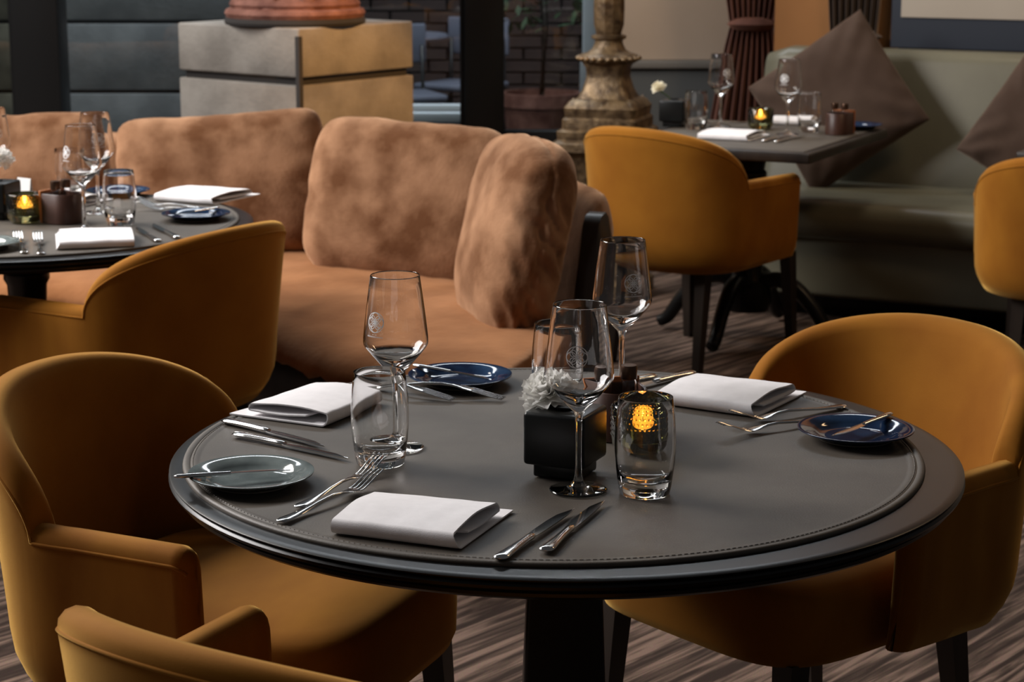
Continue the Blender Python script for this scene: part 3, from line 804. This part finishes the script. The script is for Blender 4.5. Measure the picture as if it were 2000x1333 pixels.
# ------------------------------------------------------------------ vases and flowers
def vase_make():
    t = thing('flower_vase', '', 'vase')
    b = link('body', box(.092,.092,.076,.006,3), 'black_ceramic', t, (0,0,.019))
    link('foot', box(.070,.070,.024,.004), 'black_ceramic', t, (0,0,0))
    link('neck', lathe([(.013,.0945),(.016,.0955),(.017,.098),(.0145,.0985),(.0135,.090)], 24), 'black_ceramic', t)
    return t
vase = Proto(vase_make)
vase(dn((.075,2.79)), R(-24), 'black cube vase holding the white carnation on main table')
vase(dn((-1.315,5.19)), R(-15), 'black cube vase at the left edge on the left table')
vase(dn((.585,7.39)), R(-20), 'black cube vase holding a cream rose on the square table')
def petal_mesh(l, w, curl, ruf, seed, flare=.3):
    random.seed(seed); v, f = [], []; nu, nv = 13, 7; ph = random.random()*6
    for j in range(nv):
        t = j/(nv-1)
        for i in range(nu):
            u = i/(nu-1)*2-1; ww = w*(.16 + .84*t**.75)
            x = u*ww; y = l*t*(1-.16*u*u) + ruf*t*t*.35*math.sin(u*17+ph); z = curl*l*t*t + flare*.5*u*u*ww + ruf*t*t*math.sin(u*7.5+ph)*(.3+.7*t) 
            v.append((x, y, z))
    for j in range(nv-1):
        for i in range(nu-1): a = j*nu+i; f.append((a, a+1, a+nu+1, a+nu))
    return mesh(v, f)
def flower(name, label, loc, dirv, m, n, L, ruf, base_z, stem_from):
    t = thing(name, label, 'flower', loc)
    Q = Vector(dirv).to_track_quat('Z', 'Y').to_matrix().to_4x4()
    ms = [petal_mesh(L*(.8+.25*k/3), L*.62, .12, ruf, 11+k) for k in range(4)]
    for q in ms: q.materials.append(MATS[m]); [setattr(p, 'use_smooth', True) for p in q.polygons]
    for k in range(n):
        g = k/n; az = k*2.399; tilt = R(100 - 105*g**1.1)            # outer petals spread, inner stand up
        Mx = Q @ Matrix.Translation((0,0,L*.16*g)) @ Matrix.Rotation(az, 4, 'Z') @ Matrix.Rotation(R(90)-tilt*1.0, 4, 'X') @ Matrix.Scale(1-.42*g, 4)
        o = bpy.data.objects.new('petal', ms[k % 4]); C.objects.link(o); o.parent = t; o.matrix_local = Mx
    link('calyx', xf(lathe([(0,-L*.55),(L*.13,-L*.5),(L*.19,-L*.15),(L*.16,L*.05),(0,L*.08)], 14), Q), 'stem', t)
    e = Q @ Vector((0,0,-L*.5)); s_ = Vector(stem_from) - Vector(loc)
    link('stem', tube(catmull([tuple(e), tuple(e*.5+s_*.5+Vector((0,0,.006))), tuple(s_)], 5), .0022, 7), 'stem', t)
    return t
flower('carnation', 'white ruffled carnation in the black vase on main table', (.054,2.812,.828), (-.35,-.30,.80), 'petal', 34, .046, .0050, 0, (.075,2.79,.79))
flower('carnation', 'white carnation at the left edge of the left table', (-1.30,5.17,.87), (.4,-.2,.8), 'petal', 26, .042, .006, 0, (-1.315,5.19,.80))
flower('rose', 'cream rose leaning out of the vase on the square table', (.528,7.37,.858), (-.45,-.35,.7), 'petal_cream', 24, .032, .0015, 0, (.585,7.39,.80))

# ------------------------------------------------------------------ plates
def plate_make(glz):
    def mk():
        t = thing('side_plate', '', 'plate')
        link('dish', lathe([(0,.0035),(.044,.0035),(.054,.0042),(.061,.0085),(.066,.0120),(.078,.0148),(.0858,.0172),(.0872,.0168),(.0870,.0150),(.078,.0118),(.066,.0085),(.057,.0020),(.0,.0020)], 80, 50), glz, t)
        link('foot_ring', lathe([(.046,0),(.056,0),(.0575,.0022),(.045,.0022),(.046,0)], 48), 'plate_foot', t)
        return t
    return mk
navy, teal = Proto(plate_make('navy_glaze')), Proto(plate_make('teal_glaze'))
teal(dn((-.362,2.742)), 0, 'grey green side plate at the left of the main table')
navy(dn((-.087,3.345)), 1, 'navy blue side plate at the back of the main table')
navy(dn((.517,2.985)), 2, 'navy blue side plate at the right of the main table')
navy(dn((-.805,5.17)), 2.4, 'navy blue side plate at the right of the left table')
navy(dn((-1.085,5.60)), .6, 'navy blue side plate at the back of left table behind tumbler')
teal(dn((-1.235,4.72)), 0, 'grey side plate cut by the left edge, left table')
navy(dn((1.235,7.31)), 0, 'dark side plate behind the condiment cup on square table')

# ------------------------------------------------------------------ napkins
def napkin_mesh(w, d, seed, layers=((0,1,0,0),(0,1,.0,.0)), gap=.0062, over=.03):
    """cloth folded over and over: the path runs through depth (v) and height; swept along width (u)"""
    th = .0030; rings = []; nu = 16
    random.seed(seed)
    def path(u):
        k = u/w; pts = []
        # far bottom -> near -> fold up -> far -> fold -> near -> fold -> far
        z = .0016; a = 0; sk = .010*k
        H = [.0016, .0016+gap*1.35, .0016+gap*2.7]
        fars = [d+over*k, d-.020-.012*k, d-.006-.016*(1-k)]; near = 0.0; N = 10; seq = []
        for i in range(N): seq.append((fars[0] + (near-fars[0])*i/(N-1), H[0]))
        r = (H[2]-H[0])/2
        for i in range(1, 8):
            an = math.pi*i/8; seq.append((near - r*.8*math.sin(an), H[0] + r - r*math.cos(an)))
        for i in range(N): seq.append((near + (fars[2]-near)*i/(N-1), H[2] + .0015*math.sin(math.pi*i/(N-1))))
        r = (H[2]-H[1])/2
        for i in range(1, 6):
            an = math.pi*i/6; seq.append((fars[2] + r*math.sin(an), H[1] + r + r*math.cos(an)))
        for i in range(N): seq.append((fars[2] + (.012+.02*k-fars[2])*i/(N-1), H[1] - .002*math.sin(math.pi*i/(N-1))))
        return seq
    for iu in range(nu+1):
        u = w*iu/nu; seq = path(u); n = len(seq); L_, R_ = [], []
        for i, (v, z) in enumerate(seq):
            a = seq[max(0,i-1)]; b = seq[min(n-1,i+1)]; tx, tz = b[0]-a[0], b[1]-a[1]; l = math.hypot(tx,tz) or 1; ox, oz = -tz/l*th/2, tx/l*th/2
            e = 1 if 0 < iu < nu else .75
            swell = (.0035*math.sin(math.pi*min(1,max(0,v/d)))*(z/(gap*2.7)) + .0015*noise.noise(Vector((u*22+seed, v*22, z*40))))*(1 if z > .004 else 0)
            sq_ = 1 - .22*smooth(u, w*.2, 0)*0 
            uu = u + .008*(v/d-.5)*0 + (-.010*(z/(gap*2.7))*smooth(u, w*.6, w))
            L_.append((uu, v+ox*e, z+oz*e+swell)); R_.append((uu, v-ox*e, max(.0002, z-oz*e+swell)))
        rings.append(L_ + R_[::-1])
    return autosmooth(loft(rings), 70)
def napkin(label, near0, near1, depth, group='folded white napkins', flip=False, seed=1, gap=.0062):
    p0, p1 = Vector((*near0,0)), Vector((*near1,0)); w = (p1-p0).length; rz = math.atan2(p1.y-p0.y, p1.x-p0.x)
    me = napkin_mesh(w, depth, seed, gap=gap)
    if flip: xf(me, Matrix.Translation((w,0,0)) @ Matrix.Diagonal((-1,1,1,1))); fixn(me)
    t = thing('napkin', label, 'napkin', (*near0, TZ+.0014), rz, group); link('folded_cloth', me, 'cloth', t); return t
napkin('folded white napkin at the front edge of the main table', (-.228,2.510), (-.062,2.443), .142, seed=1, gap=.0066)
napkin('folded white napkin on the left of main table beside two knives', (-.293,3.050), (-.215,3.205), .140, flip=True, seed=2, gap=.0065)
napkin('folded white napkin at the back right of main table', (.235,3.205), (.385,3.112), .160, seed=3, gap=.0066)
napkin('folded white napkin nearest the camera on the left table', (-1.06,4.70), (-.885,4.74), .19, flip=True, seed=4)
napkin('folded white napkin beside the navy plate on left table', (-.965,5.50), (-.79,5.415), .19, seed=5)
napkin('folded napkin behind the glasses at the back of left table', (-1.225,5.425), (-1.135,5.385), .10, seed=8)
napkin('folded white napkin at the front of the square table', (.635,6.98), (.80,6.90), .19, seed=6)
napkin('folded white napkin behind the candle holder on square table', (.94,7.45), (1.09,7.40), .13, seed=7)

# ------------------------------------------------------------------ cutlery
def bar(stations, seg=10):
    """stations: (y, half width, half thickness, z centre)"""
    rings = []
    for y, w, h, z in stations:
        rings.append([(w*math.cos(2*math.pi*k/seg), y, z + h*math.sin(2*math.pi*k/seg)) for k in range(seg)])
    return autosmooth(loft(rings), 60)
def fork_make(down=False):
    def mk():
        t = thing('fork', '', 'fork'); s = -1 if down else 1
        # side view: the handle end and the neck arch; the tines lift (or point down)
        if down: zh = lambda y: .004 + .016*math.sin(math.pi*min(1, max(0, y/.225)))**1.2
        else: zh = lambda y: .0035 + .006*math.exp(-((y-.115)/.045)**2) + .018*smooth(y, .165, .225)
        prof = [(0,.003,.0012),(.003,.0085,.0016),(.012,.0098,.0018),(.03,.0080,.0019),(.055,.0052,.0021),(.085,.0036,.0023),(.115,.0030,.0024),(.135,.0036,.0020),(.146,.0075,.0014),(.155,.0112,.0012),(.166,.0118,.0011),(.170,.0118,.0009)]
        link('handle', bar([(y, w, h, zh(y)) for y, w, h in prof]), 'steel', t)
        for k in range(4):
            x = (-1.5+k)*.0064
            st = []
            for y in (.166,.175,.19,.205,.218,.224):
                st.append((y, .0019 if y < .2 else (.0016 if y < .22 else .0006), .0010, zh(y)))
            link('tine', xf(bar(st, 6), Matrix.Translation((x,0,0))), 'steel', t)
        return t
    return mk
def knife_make():
    t = thing('knife', '', 'knife')
    link('handle', bar([(0,.003,.0012,.0042),(.003,.0085,.0030,.0042),(.012,.0100,.0036,.0042),(.03,.0086,.0040,.0042),(.06,.0066,.0042,.0042),(.088,.0056,.0042,.0042),(.098,.0068,.0044,.0044),(.104,.0052,.0036,.0042)], 14), 'steel', t)
    v = []; 
    st = [(.102,-.004,.005),(.108,-.0075,.0065),(.13,-.0082,.0075),(.17,-.0080,.0080),(.20,-.0060,.0078),(.222,.0005,.0066),(.233,.0050,.0054)]
    rings = [[(a,y,.0042),((a+b)/2,y,.0052),(b,y,.0050),(b,y,.0034),((a+b)/2,y,.0032)] for y, a, b in st]
    link('blade', autosmooth(loft(rings), 35), 'steel', t)
    return t
def butter_make():
    t = thing('butter_knife', '', 'butter knife')
    link('handle', bar([(0,.002,.0012,0),(.004,.0062,.0026,0),(.02,.0064,.0030,0),(.06,.0046,.0030,0),(.078,.0044,.0028,0)], 12), 'steel', t)
    st = [(.076,-.003,.004),(.084,-.006,.005),(.11,-.0072,.0055),(.14,-.0055,.0055),(.156,.001,.004),(.162,.003,.0035)]
    rings = [[(a,y,0),((a+b)/2,y,.0008),(b,y,.0006),(b,y,-.0008),((a+b)/2,y,-.0008)] for y, a, b in st]
    link('blade', autosmooth(loft(rings), 35), 'steel', t)
    return t
fork, forkd, knife, butter = Proto(fork_make()), Proto(fork_make(True)), Proto(knife_make), Proto(butter_make)
def lay(P_, a, b, label, group, z=None, pitch=0):
    """a: handle end, b: a point it aims at"""
    rz = math.atan2(-(b[0]-a[0]), b[1]-a[1]); o = P_((a[0], a[1], TZ+.0016 if z is None else z), rz, label, group)
    if pitch: o.rotation_euler = (Matrix.Rotation(rz,4,'Z') @ Matrix.Rotation(pitch,4,'X')).to_euler()
    return o
GF, GK, GB = 'steel forks', 'steel table knives', 'butter knives on side plates'
lay(fork, (-.302,2.548), (-.159,2.78), 'steel fork next to the front napkin on main table', GF)
lay(fork, (-.285,2.612), (-.187,2.81), 'steel fork nearer the grey green plate on main table', GF)
lay(fork, (.532,3.175), (.345,3.066), 'steel fork beside the back right napkin on main table', GF)
lay(fork, (.508,3.095), (.335,3.0), 'steel fork nearer the right navy plate on main table', GF)
lay(forkd, (-.297,3.305), (-.10,3.215), 'steel fork lying behind the left napkin on main table', GF)
lay(forkd, (-.224,3.295), (-.03,3.225), 'steel fork nearest the back navy plate on main table', GF)
lay(knife, (-.017,2.391), (.085,2.62), 'steel knife nearer the front napkin on main table', GK)
lay(knife, (.040,2.423), (.130,2.67), 'steel knife pointing at the front tumbler on main table', GK)
lay(knife, (-.447,3.080), (-.240,2.895), 'steel knife closest to the left napkin on main table', GK)
lay(knife, (-.420,2.996), (-.228,2.853), 'steel knife nearer the grey green plate on main table', GK)
lay(knife, (.243,3.388), (.12,3.26), 'steel knife behind the condiment cup on main table', GK)
lay(knife, (.311,3.413), (.20,3.30), 'steel knife partly behind the back right napkin on main table', GK)
lay(butter, (-.462,2.700), (-.31,2.755), 'butter knife across the grey green plate on main table', GB, TZ+.0225, R(-2))
lay(butter, (-.168,3.395), (-.03,3.305), 'butter knife across the back navy plate on main table', GB, TZ+.0225, R(-2))
lay(butter, (.583,3.055), (.475,2.935), 'butter knife across the right navy plate on main table', GB, TZ+.0225, R(-2))
lay(fork, (-1.120,4.64), (-1.20,4.90), 'steel fork nearer the cut off grey plate, left table', GF)
lay(fork, (-1.078,4.625), (-1.15,4.90), 'steel fork next to the front napkin on left table', GF)
lay(fork, (-.77,5.26), (-.97,5.33), 'steel fork between plate and napkin on the left table', GF)
lay(fork, (-.79,5.33), (-.98,5.40), 'steel fork tucked beside the right napkin on left table', GF)
lay(knife, (-.838,4.80), (-.955,5.06), 'steel knife nearer the front napkin on left table', GK)
lay(knife, (-.80,4.85), (-.92,5.10), 'steel knife nearer the navy plate on left table', GK)
lay(butter, (-.755,5.235), (-.86,5.13), 'butter knife across the navy plate on left table', GB, TZ+.0225, R(-2))
lay(knife, (.845,6.885), (.955,7.06), 'steel knife nearer the front napkin on square table', GK)
lay(knife, (.885,6.865), (.995,7.04), 'steel knife nearer the corner of the square table', GK)
lay(fork, (.86,7.52), (.75,7.44), 'steel fork behind the candle holder on square table', GF)
